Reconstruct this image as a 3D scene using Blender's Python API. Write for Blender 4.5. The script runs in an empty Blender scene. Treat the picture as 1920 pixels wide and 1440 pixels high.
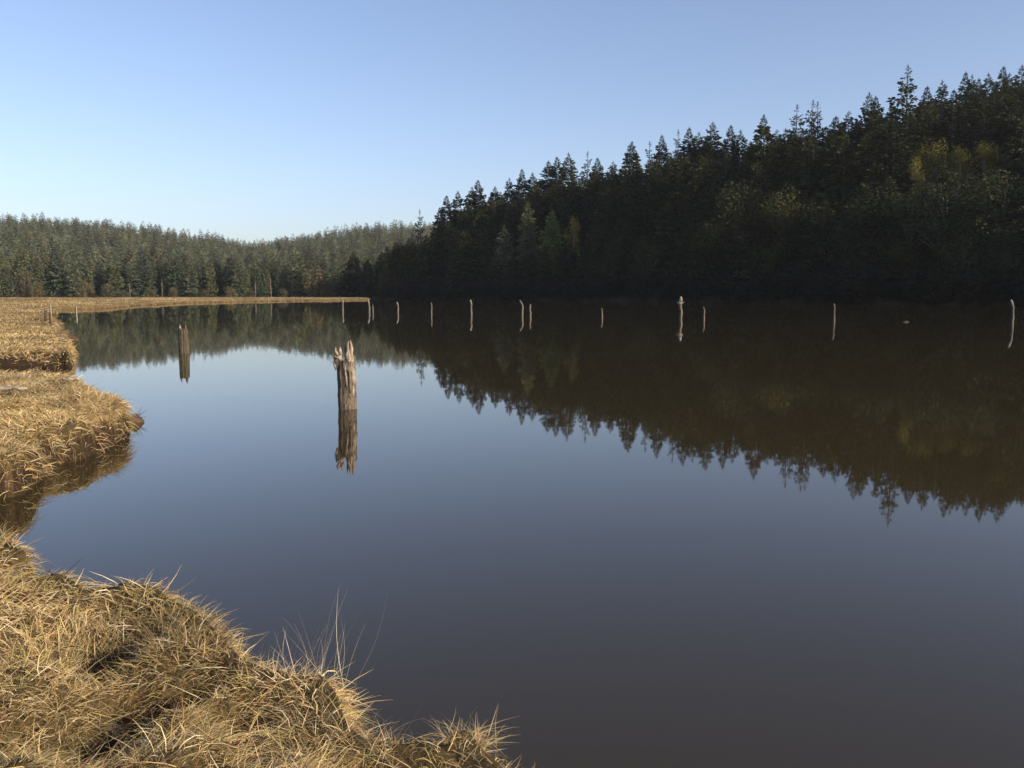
import bpy, math
import numpy as np
from mathutils import Vector
R = math.radians
S = bpy.context.scene
COL = S.collection

# ------------------------------------------------------------------ camera
CAM_H = 2.3
F = 1663.0                      # focal length in photo pixels (photo 1920 wide)
PITCH = R(5.84)
cam = bpy.data.cameras.new('camera')
cam.sensor_width = 36; cam.lens = 36 * F / 1920
cam.clip_start = .05; cam.clip_end = 8000
co = bpy.data.objects.new('camera', cam); COL.objects.link(co)
co.location = (0, 0, CAM_H); co.rotation_euler = (math.pi/2 - PITCH, 0, 0)
S.camera = co

# ------------------------------------------------------------------ light
SUN_AZ, SUN_EL = 120, 19         # azimuth clockwise from the view direction (+Y)
w = bpy.data.worlds.new("World"); S.world = w; w.use_nodes = True
wn = w.node_tree; bg = wn.nodes['Background']
sky = wn.nodes.new('ShaderNodeTexSky'); sky.sky_type = 'NISHITA'; sky.sun_disc = False
sky.sun_elevation = R(SUN_EL); sky.sun_rotation = R(SUN_AZ)
sky.air_density = .8; sky.dust_density = 1.8; sky.ozone_density = 1.4
wb = wn.nodes.new('ShaderNodeMix'); wb.data_type = 'RGBA'; wb.blend_type = 'MULTIPLY'; wb.inputs[0].default_value = 1; wb.inputs[7].default_value = (1.035, .965, 1.0, 1)  # white balance
wn.links.new(sky.outputs[0], wb.inputs[6]); wn.links.new(wb.outputs[2], bg.inputs[0]); bg.inputs[1].default_value = .150
sl = bpy.data.lights.new('sun', 'SUN'); sl.energy = 4.2; sl.angle = R(.5); sl.color = (1, .87, .68)
so = bpy.data.objects.new('sun', sl); COL.objects.link(so)
sd = Vector((math.sin(R(SUN_AZ))*math.cos(R(SUN_EL)), math.cos(R(SUN_AZ))*math.cos(R(SUN_EL)), math.sin(R(SUN_EL))))
so.rotation_euler = sd.to_track_quat('Z', 'Y').to_euler()
S.view_settings.view_transform = 'Standard'; S.view_settings.look = 'None'
S.view_settings.exposure = .55; S.view_settings.gamma = 1
S.cycles.max_bounces = 6; S.cycles.volume_bounces = 0

# ------------------------------------------------------------------ picking points
cp, sp = math.cos(PITCH), math.sin(PITCH)
def ray(px, py):
    u = (px-960)/F; v = (720-py)/F
    return np.array([u, cp+v*sp, -sp+v*cp])
def P(px, py, z=0.0):
    d = ray(px, py); t = (z-CAM_H)/d[2]
    return (d[0]*t, d[1]*t)
def PD(px, py, D):
    "point on the pixel's ray at ground distance D"
    d = ray(px, py); k = D/math.hypot(d[0], d[1]); return np.array([0, 0, CAM_H]) + d*k
def theta(px):
    d = ray(px, 552); return math.degrees(math.atan2(d[0], d[1]))
def elev(px, py):
    d = ray(px, py); return d[2]/math.hypot(d[0], d[1])
def to_px(x, y, z):
    dz = np.asarray(z)-CAM_H
    dep = y*cp - dz*sp; up = y*sp + dz*cp
    return 960+F*x/dep, 720-F*up/dep

# ------------------------------------------------------------------ noise
class VN:
    def __init__(s, seed): s.t = np.random.default_rng(seed).random((256, 256))
    def __call__(s, x, y):
        x = np.asarray(x, float); y = np.asarray(y, float)
        xi = np.floor(x).astype(int); yi = np.floor(y).astype(int)
        fx = x-xi; fy = y-yi; fx = fx*fx*(3-2*fx); fy = fy*fy*(3-2*fy)
        g = lambda a, b: s.t[a & 255, b & 255]
        return (g(xi, yi)*(1-fx)+g(xi+1, yi)*fx)*(1-fy)+(g(xi, yi+1)*(1-fx)+g(xi+1, yi+1)*fx)*fy
n1, n2, n3, n4 = VN(1), VN(2), VN(3), VN(4)
def fbm(n, x, y, o=3):
    v = 0; a = .5
    for i in range(o): v = v+a*n(x*2**i+i*17.3, y*2**i+i*9.1); a *= .5
    return v/(1-.5**o)
def ss(a, b, x):
    t = np.clip((x-a)/(b-a), 0, 1); return t*t*(3-2*t)

# ------------------------------------------------------------------ land outlines (world metres)
near_px = [(0,992),(35,1000),(62,1012),(72,1040),(130,1052),(165,1082),(200,1078),(235,1068),(300,1080),(345,1106),
           (400,1134),(445,1172),(478,1206),(520,1226),(560,1236),(610,1238),(640,1272),(672,1325),(700,1346),(752,1356),
           (800,1354),(825,1360),(848,1328),(888,1335),(925,1376),(980,1428)]
NEAR = [(-200,-200),(-200,7.6),(-13,7.5),(-8,7.0),(-5,6.4)] + [P(a,b,.54) for a, b in near_px] + \
       [(.55,2.6),(1.6,1.6),(3,1.0),(5,.4),(9,-1.5),(16,-6),(30,-20),(60,-60),(140,-90),(140,-200)]
MID = [(-200,7.0),(-13,7.4),(-11,8.6),(-8,9.3)] + [P(a,b,0) for a, b in [(0,935),(40,928),(70,908),(92,878),(100,866),(135,866),(180,850),(205,836),(226,822),(238,808),(229,793)]] + \
      [P(213,770,.2), P(196,752,.36), P(183,736,.45)] + [P(a,b,.55) for a, b in [(165,714),(130,698),(60,694),(0,691),(-140,690)]] + \
      [P(a,b,0) for a, b in [(-150,686),(0,688),(60,687),(92,690),(104,686),(112,672)]] + \
      [P(a,b,.55) for a, b in [(124,655),(132,636),(126,622),(108,604),(96,588)]] + \
      [P(a,b,0) for a, b in [(96,581),(140,580),(205,578.5),(250,573.5),(340,568.5),(450,566),(560,564),(692,562.5)]] + \
      [P(692,559.8,0),(-85,420),(-110,470),(-400,600),(-900,600),(-900,7)]
POLYS = [np.array(NEAR), np.array(MID)]
def sdf(x, y):
    "signed distance, positive on land"
    x = np.asarray(x, float); y = np.asarray(y, float); best = None
    for p in POLYS:
        d2 = np.full(x.shape, 1e18); ins = np.zeros(x.shape, bool)
        for i in range(len(p)):
            ax, ay = p[i]; bx, by = p[(i+1) % len(p)]
            ex, ey = bx-ax, by-ay
            t = np.clip(((x-ax)*ex+(y-ay)*ey)/(ex*ex+ey*ey+1e-12), 0, 1)
            d2 = np.minimum(d2, (x-ax-t*ex)**2+(y-ay-t*ey)**2)
            if ay != by:
                c = ((ay > y) != (by > y)) & (x < (bx-ax)*(y-ay)/(by-ay)+ax); ins ^= c
        s = np.where(ins, 1, -1)*np.sqrt(d2)
        best = s if best is None else np.maximum(best, s)
    return best

# ------------------------------------------------------------------ hills
# right hill: bearing -> shore distance, ridge distance, ridge ground height
sky_px = [(700,470),(745,440),(790,425),(830,392),(857,372),(900,350),(960,340),(1000,328),(1040,306),(1100,302),(1140,300),(1180,285),
          (1225,275),(1290,250),(1330,248),(1400,258),(1432,240),(1500,222),(1560,215),(1600,205),(1660,185),(1710,165),(1760,165),(1830,145),(1918,135)]
RD = [(700,392),(790,415),(860,400),(1000,385),(1200,345),(1432,318),(1600,305),(1720,312),(1830,345),(1918,360)]
RB = [(690,366),(800,345),(1000,308),(1200,277),(1400,247),(1600,225),(1800,208),(1918,200)]
rt = [theta(a) for a, b in sky_px]
rtop = [CAM_H+np.interp(a, *zip(*RD))*elev(a, b) for a, b in sky_px]
rH = [max(2., t-28) for t in rtop]
T_R = np.array([-9]+rt+[36,46,56,66,76,90,110,130,180]); H_R = np.array([0]+rH+[62,64,66,60,44,26,16,12,10])
TD = np.array([theta(a) for a, b in RD]+[40,56,80,110,180]); D_R = np.array([b for a, b in RD]+[360,350,300,300,300])
TB = np.array([theta(a) for a, b in RB]+[45,60,80,110,180]); B_R = np.array([b for a, b in RB]+[175,165,150,140,140])
# left hill
lsky = [(-700,420),(-300,400),(-100,398),(0,400),(80,404),(150,408),(220,415),(300,424),(360,433),(400,440),(440,450),(480,455),(520,448),(560,442),(620,432),(680,422),(740,418),(790,416),(900,410)]
T_L = np.array([-85,-60]+[theta(a) for a, b in lsky]+[4]); D_L = 1120.
H_L = np.array([40,50]+[CAM_H+D_L*elev(a, b)-14 for a, b in lsky]+[20])
B_L = 452.
def right_h(th, D):
    H = np.interp(th, T_R, H_R, left=0); Dr = np.interp(th, TD, D_R); Db = np.interp(th, TB, B_R)
    t = (D-Db)/(Dr-Db)
    return H*ss(-.25, 1.0, t)*(t > -.25)*np.where(t > 1, np.clip(1-(t-1)*.18, .35, 1), 1) - H*ss(-.25, 1., 0.)*(t > -.25)*(t < 1)*(1-ss(0,1,t)) - (t <= 0)*0
def left_h(th, D):
    H = np.interp(th, T_L, H_L, left=0, right=0)
    t = (D-B_L)/(D_L-B_L)
    return H*np.where(t > 0, np.clip(t, 0, 1)**1.15, 0)*np.where(t > 1, np.clip(1-(t-1)*.5, .2, 1), 1)
def shore_d(th): return np.interp(th, TB, B_R)
def ground(x, y, d=None):
    x = np.asarray(x, float); y = np.asarray(y, float)
    D = np.hypot(x, y); th = np.degrees(np.arctan2(x, y))
    if d is None: d = sdf(x, y)
    wd = .10+.003*D
    wob = (fbm(n1, x*1.7/(1+D*.04), y*1.7/(1+D*.04))-.5)*np.clip(.05+D*.02, 0, 2)
    dd = d+wob
    land = ss(-wd*1.5, wd*.35, dd)
    hum = (fbm(n2, x*2.3, y*2.3, 3)-.5)*.46*np.exp(-D/25)+(fbm(n3, x*.35, y*.35)-.5)*.22
    z = -.9+land*(1.38+hum*ss(0, .5, dd))
    for (hx, hy, r, dep) in HOLLOWS:
        z = z-dep*np.exp(-((x-hx)**2+(y-hy)**2)/(r*r))*land
    # right hill with its own shore
    Db = np.interp(th, TB, B_R)+(fbm(n4, th*.9, th*0)-.5)*7
    onr = ss(-2.5, 2.0, D-Db)*(th > -8.2)
    rh = -.9+onr*1.3+np.clip(right_h(th, D), 0, 999)*(th > -9)
    rough = (fbm(n3, x*.03, y*.03)-.5)*9*ss(10, 60, D-Db)
    rh = rh+rough*(rh > 3)
    lh = np.where(D > B_L-12, .45+np.clip(left_h(th, D), 0, 999)+(fbm(n4, x*.012, y*.012)-.5)*10*ss(40, 160, D-B_L), -.9)
    back = np.where((D > B_L) , .4, -.9)
    return np.maximum(np.maximum(z, rh), np.maximum(lh, back))
HOLLOWS = [P(12,750,.5)+(.42,.42), P(118,852,.2)+(.5,.5), P(205,815,.2)+(.3,.3), P(45,772,.5)+(.35,.4), P(95,668,.3)+(.8,.6),
           P(445,1320,.5)+(.16,.34), P(210,1215,.5)+(.18,.28), P(270,1290,.5)+(.14,.2),
           P(180,1380,.5)+(.2,.26), P(60,1052,.5)+(.15,.25), P(370,1268,.5)+(.12,.22), P(40,660,.5)+(1.6,.3)]

# ------------------------------------------------------------------ mesh helpers
def mesh_np(name, V, Fq, mat=None, tint=None, smooth=False, tint_name='tint'):
    V = np.asarray(V, np.float32); Fq = np.asarray(Fq, np.int32); k = Fq.shape[1]
    me = bpy.data.meshes.new(name)
    me.vertices.add(len(V)); me.vertices.foreach_set('co', V.ravel())
    me.loops.add(Fq.size); me.loops.foreach_set('vertex_index', Fq.ravel())
    me.polygons.add(len(Fq)); me.polygons.foreach_set('loop_start', np.arange(0, Fq.size, k, dtype=np.int32))
    if tint is not None:
        a = me.attributes.new(tint_name, 'FLOAT_COLOR', 'POINT')
        t = np.ones((len(V), 4), np.float32); t[:, :3] = tint; a.data.foreach_set('color', t.ravel())
    me.update(calc_edges=True); me.validate()
    me.polygons.foreach_set('use_smooth', np.full(len(me.polygons), smooth))
    if mat: me.materials.append(mat)
    return me
def link(name, me, parent=None, loc=(0, 0, 0)):
    o = bpy.data.objects.new(name, me); COL.objects.link(o); o.location = loc
    if parent: o.parent = parent
    return o
def tag(o, label=None, cat=None, group=None, kind=None):
    if label: o['label'] = label
    if cat: o['category'] = cat
    if group: o['group'] = group
    if kind: o['kind'] = kind
    return o
class MB:
    "python mesh builder of rings and tubes"
    def __init__(s): s.v = []; s.f = []
    def tube(s, pts, rad, n=8, cap=True, jit=0, rng=None):
        b0 = len(s.v); pts = [np.array(p, float) for p in pts]
        for i, p in enumerate(pts):
            q = pts[min(i+1, len(pts)-1)]-pts[max(i-1, 0)]; q = q/np.linalg.norm(q)
            a = np.cross(q, [0.31, .95, .1]); 
            if np.linalg.norm(a) < .1: a = np.cross(q, [1, 0, 0])
            a /= np.linalg.norm(a); b = np.cross(q, a)
            for k in range(n):
                an = 2*math.pi*k/n; r = rad[i]*(1+(jit*(rng.random()-.5) if jit else 0))
                s.v.append(p+r*(a*math.cos(an)+b*math.sin(an)))
        for i in range(len(pts)-1):
            for k in range(n):
                k2 = (k+1) % n
                s.f.append((b0+i*n+k, b0+i*n+k2, b0+(i+1)*n+k2, b0+(i+1)*n+k))
        if cap:
            s.f.append(tuple(b0+k for k in range(n))[::-1]); m = b0+(len(pts)-1)*n; s.f.append(tuple(m+k for k in range(n)))
    def mesh(s, name, mat, smooth=True):
        me = bpy.data.meshes.new(name); me.from_pydata([tuple(v) for v in s.v], [], s.f); me.update()
        me.polygons.foreach_set('use_smooth', np.full(len(me.polygons), smooth))
        if mat: me.materials.append(mat)
        return me

# ------------------------------------------------------------------ materials
def mat(name):
    m = bpy.data.materials.new(name); m.use_nodes = True
    nt = m.node_tree; return m, nt, nt.nodes['Principled BSDF']
def N(nt, t, **kw):
    n = nt.nodes.new(t)
    for k, v in kw.items():
        if k in n.inputs: n.inputs[k].default_value = v
        else: setattr(n, k, v)
    return n
def ramp(nt, stops):
    n = nt.nodes.new('ShaderNodeValToRGB'); e = n.color_ramp.elements
    while len(e) < len(stops): e.new(.5)
    for i, (p, c) in enumerate(stops): e[i].position = p; e[i].color = (*c, 1)
    return n
def foliage(name, dark, light, use_tint=False, scale=.6, trans=.15):
    m, nt, b = mat(name)
    geo = N(nt, 'ShaderNodeNewGeometry'); oi = N(nt, 'ShaderNodeObjectInfo')
    tc = N(nt, 'ShaderNodeTexCoord')
    no = N(nt, 'ShaderNodeTexNoise', Scale=scale, Detail=3.0); nt.links.new(tc.outputs['Object'], no.inputs['Vector'])
    rp = ramp(nt, [(0.25, dark), (.75, light)])
    ad = N(nt, 'ShaderNodeMath', operation='MULTIPLY_ADD'); ad.inputs[1].default_value = .45
    nt.links.new(geo.outputs['Random Per Island'], ad.inputs[0])
    ad2 = N(nt, 'ShaderNodeMath', operation='MULTIPLY_ADD'); ad2.inputs[1].default_value = .6; ad2.inputs[2].default_value = -.05
    nt.links.new(no.outputs[0], ad2.inputs[0]); nt.links.new(ad2.outputs[0], ad.inputs[2])
    nt.links.new(ad.outputs[0], rp.inputs[0])
    mx = N(nt, 'ShaderNodeMix', data_type='RGBA', blend_type='MULTIPLY'); mx.inputs[0].default_value = 1
    nt.links.new(rp.outputs[0], mx.inputs[6])
    if use_tint:
        at = N(nt, 'ShaderNodeAttribute', attribute_name='tint'); nt.links.new(at.outputs['Color'], mx.inputs[7])
    else:
        r2 = ramp(nt, [(0, (.62, .72, .75)), (.5, (1, 1, .95)), (1, (1.35, 1.25, .9))]); nt.links.new(oi.outputs['Random'], r2.inputs[0]); nt.links.new(r2.outputs[0], mx.inputs[7])
    nt.links.new(mx.outputs[2], b.inputs['Base Color'])
    b.inputs['Roughness'].default_value = .8; b.inputs['Specular IOR Level'].default_value = .12
    if trans:
        tr = N(nt, 'ShaderNodeBsdfTranslucent'); nt.links.new(mx.outputs[2], tr.inputs[0])
        ms = N(nt, 'ShaderNodeMixShader'); ms.inputs[0].default_value = trans
        out = nt.nodes['Material Output']; nt.links.new(b.outputs[0], ms.inputs[1]); nt.links.new(tr.outputs[0], ms.inputs[2]); nt.links.new(ms.outputs[0], out.inputs[0])
    return m
M_con = foliage('conifer_needles', (.009, .013, .006), (.068, .076, .028))
M_far = foliage('far_forest_foliage', (.048, .062, .042), (.150, .172, .118), use_tint=True, trans=.12)  # leaf colour lightened in place of thicker haze over the left hill
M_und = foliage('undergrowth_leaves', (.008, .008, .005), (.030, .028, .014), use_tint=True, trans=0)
M_green = foliage('sun_brightened_green', (.09, .125, .035), (.22, .27, .08))  # light green leaves, brightened further to stand in for sunlight on the tree
M_yel = foliage('autumn_yellow_foliage', (.11, .105, .022), (.27, .235, .055))
M_ald = foliage('alder_foliage', (.022, .03, .012), (.075, .078, .03))
M_tan = foliage('dry_shrub', (.06, .055, .034), (.135, .118, .075))
def bark(name, a, b_, sc=6, zs=.15):
    m, nt, b = mat(name); tc = N(nt, 'ShaderNodeTexCoord'); mp = N(nt, 'ShaderNodeMapping'); mp.inputs['Scale'].default_value = (1, 1, zs)
    nt.links.new(tc.outputs['Object'], mp.inputs[0])
    no = N(nt, 'ShaderNodeTexNoise', Scale=float(sc), Detail=6.0, Roughness=.7); nt.links.new(mp.outputs[0], no.inputs['Vector'])
    r = ramp(nt, [(.3, a), (.7, b_)]); nt.links.new(no.outputs[0], r.inputs[0]); nt.links.new(r.outputs[0], b.inputs['Base Color'])
    b.inputs['Roughness'].default_value = .9; bp = N(nt, 'ShaderNodeBump', Strength=.7, Distance=.03); nt.links.new(no.outputs[0], bp.inputs['Height']); nt.links.new(bp.outputs[0], b.inputs['Normal'])
    return m
M_bark = bark('conifer_bark', (.03, .025, .02), (.10, .08, .06))
M_pale = bark('bleached_wood', (.12, .105, .08), (.33, .295, .235))
M_twig = bark('grey_twigs', (.10, .09, .07), (.24, .21, .16))
M_post = bark('weathered_piling', (.014, .010, .008), (.20, .155, .110), 15, .34)
M_postg = bark('mossy_piling', (.016, .013, .008), (.105, .084, .05), 13, .16)
M_farpost = bark('grey_piling', (.055, .047, .035), (.165, .142, .105), 8, .12)
M_split = bark('split_wood', (.04, .028, .019), (.46, .375, .285), 20, .35)
M_log = bark('driftwood_surface', (.10, .08, .06), (.36, .30, .23), 9, 1)
M_dark = bark('wet_roots', (.02, .012, .008), (.11, .065, .035), 14, 1)

# ground
m_gr, nt, b = mat('ground_soil')
at = N(nt, 'ShaderNodeAttribute', attribute_name='soil'); tc = N(nt, 'ShaderNodeTexCoord')
no = N(nt, 'ShaderNodeTexNoise', Scale=9.0, Detail=8.0, Roughness=.7); nt.links.new(tc.outputs['Object'], no.inputs['Vector'])
rp = ramp(nt, [(.3, (.55, .52, .5)), (.7, (1.4, 1.35, 1.25))]); nt.links.new(no.outputs[0], rp.inputs[0])
mx = N(nt, 'ShaderNodeMix', data_type='RGBA', blend_type='MULTIPLY'); mx.inputs[0].default_value = 1
nt.links.new(at.outputs['Color'], mx.inputs[6]); nt.links.new(rp.outputs[0], mx.inputs[7]); nt.links.new(mx.outputs[2], b.inputs['Base Color'])
b.inputs['Roughness'].default_value = .95; b.inputs['Specular IOR Level'].default_value = .08
bp = N(nt, 'ShaderNodeBump', Strength=.6, Distance=.03); nt.links.new(no.outputs[0], bp.inputs['Height']); nt.links.new(bp.outputs[0], b.inputs['Normal'])
# water
m_wa, nt, b = mat('still_water')
b.inputs['Base Color'].default_value = (.036, .027, .012, 1); b.inputs['Roughness'].default_value = .022; b.inputs['IOR'].default_value = 1.333
tc = N(nt, 'ShaderNodeTexCoord'); mp = N(nt, 'ShaderNodeMapping'); mp.inputs['Scale'].default_value = (1, .55, 1); nt.links.new(tc.outputs['Object'], mp.inputs[0])
no = N(nt, 'ShaderNodeTexNoise', Scale=2.2, Detail=3.0, Roughness=.5); nt.links.new(mp.outputs[0], no.inputs['Vector'])
bp = N(nt, 'ShaderNodeBump', Strength=.028, Distance=.02); nt.links.new(no.outputs[0], bp.inputs['Height']); nt.links.new(bp.outputs[0], b.inputs['Normal'])
# grass
m_ga, nt, b = mat('dry_grass')
at = N(nt, 'ShaderNodeAttribute', attribute_name='tint'); nt.links.new(at.outputs['Color'], b.inputs['Base Color'])
b.inputs['Roughness'].default_value = .6; b.inputs['Specular IOR Level'].default_value = .3
tr = N(nt, 'ShaderNodeBsdfTranslucent'); nt.links.new(at.outputs['Color'], tr.inputs[0]); ms = N(nt, 'ShaderNodeMixShader'); ms.inputs[0].default_value = .2
nt.links.new(b.outputs[0], ms.inputs[1]); nt.links.new(tr.outputs[0], ms.inputs[2]); nt.links.new(ms.outputs[0], nt.nodes['Material Output'].inputs[0])

# ------------------------------------------------------------------ ground sheet and water
az = np.concatenate([np.arange(-180, -40, 1.5), np.arange(-40, 36, .13), np.arange(36, 180, 1.5)])
rr = np.concatenate([[.02, .3], np.exp(np.linspace(math.log(.6), math.log(60), 560)), np.exp(np.linspace(math.log(60.6), math.log(1500), 300))])
A, RR = np.meshgrid(np.radians(az), rr, indexing='ij')
X = RR*np.sin(A); Y = RR*np.cos(A); SD = sdf(X, Y); Z = ground(X, Y, SD)
na, nr = X.shape
I = np.arange(na*nr).reshape(na, nr); I2 = np.vstack([I, I[:1]])
Q = np.stack([I2[:-1, :-1], I2[1:, :-1], I2[1:, 1:], I2[:-1, 1:]], -1).reshape(-1, 4)[:, ::-1]
n_ = fbm(n1, X*3, Y*3)[..., None]; DD = np.hypot(X, Y)
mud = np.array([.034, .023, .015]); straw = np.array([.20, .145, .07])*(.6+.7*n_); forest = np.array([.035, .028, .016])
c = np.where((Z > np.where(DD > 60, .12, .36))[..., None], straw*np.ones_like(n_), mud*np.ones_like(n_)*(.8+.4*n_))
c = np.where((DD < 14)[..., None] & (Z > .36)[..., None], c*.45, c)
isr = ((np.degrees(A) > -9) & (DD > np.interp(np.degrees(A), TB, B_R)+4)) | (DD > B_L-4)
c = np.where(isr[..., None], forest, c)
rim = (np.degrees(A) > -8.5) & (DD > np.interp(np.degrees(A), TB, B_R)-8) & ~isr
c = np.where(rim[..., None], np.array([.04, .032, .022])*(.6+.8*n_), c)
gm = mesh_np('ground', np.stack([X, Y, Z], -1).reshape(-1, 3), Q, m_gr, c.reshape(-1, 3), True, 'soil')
tag(link('ground', gm), 'muddy shore, dry marsh and forested hills round the lake', kind='structure')
k = 96; wv = [(0, 0, 0)]+[(1450*math.sin(2*math.pi*i/k), 1450*math.cos(2*math.pi*i/k), 0) for i in range(k)]
wm = bpy.data.meshes.new('water'); wm.from_pydata(wv, [], [(0, 1+(i+1) % k, 1+i) for i in range(k)]); wm.update(); wm.materials.append(m_wa)
if wm.polygons[0].normal.z < 0: wm.flip_normals()
tag(link('water', wm), 'calm lake water mirroring the hills and the sky', kind='structure')

# ------------------------------------------------------------------ trees
def conifer_cards(rng, H=30., R0=5.5, nb=190, kd=1.0, card=1.0, lo=.04, pw=.8, droop=.35, jag=.42):
    "boughs of drooping kite-shaped needle sprays round a central stem"
    t = lo+(1-lo)*(1-(1-rng.random(nb))**1.12); t = np.sort(t)*.99
    a = np.cumsum(np.full(nb, 2.4))+rng.normal(size=nb)*.5
    L = R0*np.tanh((.56-.2*pw)*H*(1-t)/R0)*(1-jag+jag*1.25*rng.random(nb))+.12
    k = np.maximum(3, ((5+L*4.2+4*t)*kd)).astype(int)
    I = np.repeat(np.arange(nb), k); n = len(I)
    s = rng.random(n)**.62; Li = L[I]; ti = t[I]
    slope = (-droop*(1-ti)+.45*ti**2)+rng.normal(size=nb)[I]*.09
    lat = rng.normal(size=n)*(.10+.17*Li*s*(1.15-s)+.04*Li)
    r = Li*s; ai = a[I]
    z = H*ti+slope*r+.13*Li*s*s-np.abs(rng.normal(size=n))*(.10+.16*Li*(1-.4*s))
    px_ = np.cos(ai)*r-np.sin(ai)*lat; py_ = np.sin(ai)*r+np.cos(ai)*lat
    da = ai+rng.normal(size=n)*.55+np.sign(lat)*.35
    el = -.15-.75*rng.random(n)*(1-.5*ti)+.35*ti
    ln = card*(.34+.24*Li**.7)*(.6+.8*rng.random(n))*np.clip(.30+H*(1-ti)/6, 0, 1)
    d = np.stack([np.cos(da)*np.cos(el), np.sin(da)*np.cos(el), np.sin(el)], -1)
    q = rng.normal(size=(n, 3)); wv_ = np.cross(d, q); wv_ /= np.linalg.norm(wv_, axis=1)[:, None]+1e-6
    c0 = np.stack([px_, py_, z], -1); l_ = ln[:, None]; w_ = l_*.27
    V = np.stack([c0-d*l_*.15, c0+d*l_*.4+wv_*w_, c0+d*l_, c0+d*l_*.4-wv_*w_], 1).reshape(-1, 3)
    ex = []
    for a_ in (0, 1.57, .8):
        for zz in (.955, .975): ex += [(0, 0, H*zz-.4), (.16*math.cos(a_), .16*math.sin(a_), H*zz), (0, 0, H*(zz+.028)), (-.16*math.cos(a_), -.16*math.sin(a_), H*zz)]
    V = np.concatenate([V, np.array(ex)]); V[:, 2] = np.maximum(V[:, 2], .1)
    return V, np.arange(len(V)).reshape(-1, 4)
def broad_cards(rng, H=16., W=6., n=1600, lobes=12, card=.55, base=.22):
    cs = []
    for i in range(lobes):
        t = rng.random()
        a = rng.random()*6.28; zz = H*(base+(.93-base)*t); rad = W*.5*math.sin(math.pi*min(.92, .25+.7*t))**.7*(.35+.6*rng.random())
        cs.append((rad*math.cos(a), rad*math.sin(a), zz, W*(.14+.14*rng.random())))
    V = []
    for i in range(n):
        c_ = cs[rng.integers(lobes)]; d = rng.normal(size=3); d /= np.linalg.norm(d); r = c_[3]*(.5+.6*rng.random())
        p = np.array(c_[:3])+d*r*np.array([1, 1, 1.3])
        u = rng.normal(size=3); u /= np.linalg.norm(u); v = np.cross(u, d+.01); v /= np.linalg.norm(v)+1e-6
        l = card*(.5+.8*rng.random()); V += [p, p+u*l*.5+v*l*.32, p+u*l, p+u*l*.5-v*l*.32]
    V = np.array(V); return V, np.arange(len(V)).reshape(-1, 4), cs
rng = np.random.default_rng(7)
CON = []                      # full-detail conifers (height 30)
specs = [dict(R0=5.6, nb=260), dict(R0=4.8, nb=220, pw=.75), dict(R0=6.4, nb=270, droop=.5, pw=.85), dict(R0=4.0, nb=240, pw=.8),
         dict(R0=5.4, nb=180, jag=.75, pw=.8), dict(R0=6.0, nb=250, pw=.65), dict(R0=5.2, nb=170, jag=.8, droop=.2, pw=.75), dict(R0=7.2, nb=300, pw=.92, jag=.3)]
for s_ in specs:
    V, Fq = conifer_cards(rng, **s_)
    tb = MB(); tb.tube([(0, 0, -1.5), (0, 0, 4), (.1, 0, 15), (0, 0, 29.4)], [.36, .30, .17, .02], 8)
    CON.append((mesh_np('crown', V, Fq, M_con), tb.mesh('trunk', M_bark)))
# sparse-topped spruce: long bare upper leader with distinct boughs
def sparse_conifer(seed, **kw):
    r_ = np.random.default_rng(seed)
    V, Fq = conifer_cards(r_, **kw)
    tb = MB(); tb.tube([(0, 0, -1.5), (0, 0, 4), (.1, 0, 15), (0, 0, 29.8)], [.42, .36, .22, .05], 8)
    return (mesh_np('crown', V, Fq, M_con), tb.mesh('trunk', M_bark))
SPARSE = [sparse_conifer(21, R0=6.5, nb=150, pw=.8, jag=.75, droop=.15, card=.85), sparse_conifer(22, R0=3.6, nb=130, pw=1.0, jag=.8, droop=.15, card=.8)]
def add_tree(name, var, x, y, H, wid=1., rot=None, label='', cat='tree', group=None, base=30., mats=None):
    z = float(ground(np.array([x]), np.array([y]))[0])
    e = bpy.data.objects.new(name, None); COL.objects.link(e); e.location = (x, y, z-.2)
    e.rotation_euler = (rng.normal()*.015, rng.normal()*.015, rng.random()*6.28 if rot is None else rot)
    s = H/base; e.scale = (s*wid, s*wid, s); e.empty_display_size = .5
    cme = var[0]
    if mats is not None: cme = cme.copy(); cme.materials.clear(); cme.materials.append(mats)
    c_ = link('crown', cme, e); t_ = link('trunk', var[1], e)
    tag(e, label, cat, group)
    return e
def Zg(x, y): return float(ground(np.array([x]), np.array([y]))[0])
# skyline trees: (px x, px y of the tip, kind, width)
SK = [(790,390,'p',.8),(822,386,3,.8),(840,364,3,.9),(857,356,0,.8),(884,348,1,.9),(899,335,3,.9),(925,347,2,.8),(956,331,1,.8),(977,314,3,.8),(1000,321,1,.9),
      (1026,298,0,.9),(1045,291,3,.9),(1064,284,1,.9),(1100,281,'p',.8),(1122,293,3,.8),(1148,300,1,.8),(1179,262,7,.95),(1221,262,'p',.8),(1242,250,3,.75),(1271,240,'p',.8),
      (1290,236,3,.8),(1308,245,1,.9),(1331,226,5,.85),(1368,231,3,.8),(1388,240,1,.8),(1410,262,0,.8),(1432,210,2,.9),(1462,240,1,.9),(1490,191,'p',1.),(1520,184,'p',.9),(1539,186,'p',.85),(1563,215,3,.9),
      (1588,204,1,.9),(1625,170,5,.75),(1651,175,3,.8),(1672,196,1,.8),(1704,117,'P',1.0),(1742,157,3,.8),(1772,147,1,.8),(1792,165,3,.9),(1811,131,3,.7),(1824,137,1,.7),(1836,144,3,.7),(1853,134,1,.8),(1877,122,3,.8),(1895,134,1,.8),(1918,119,5,.9)]
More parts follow.
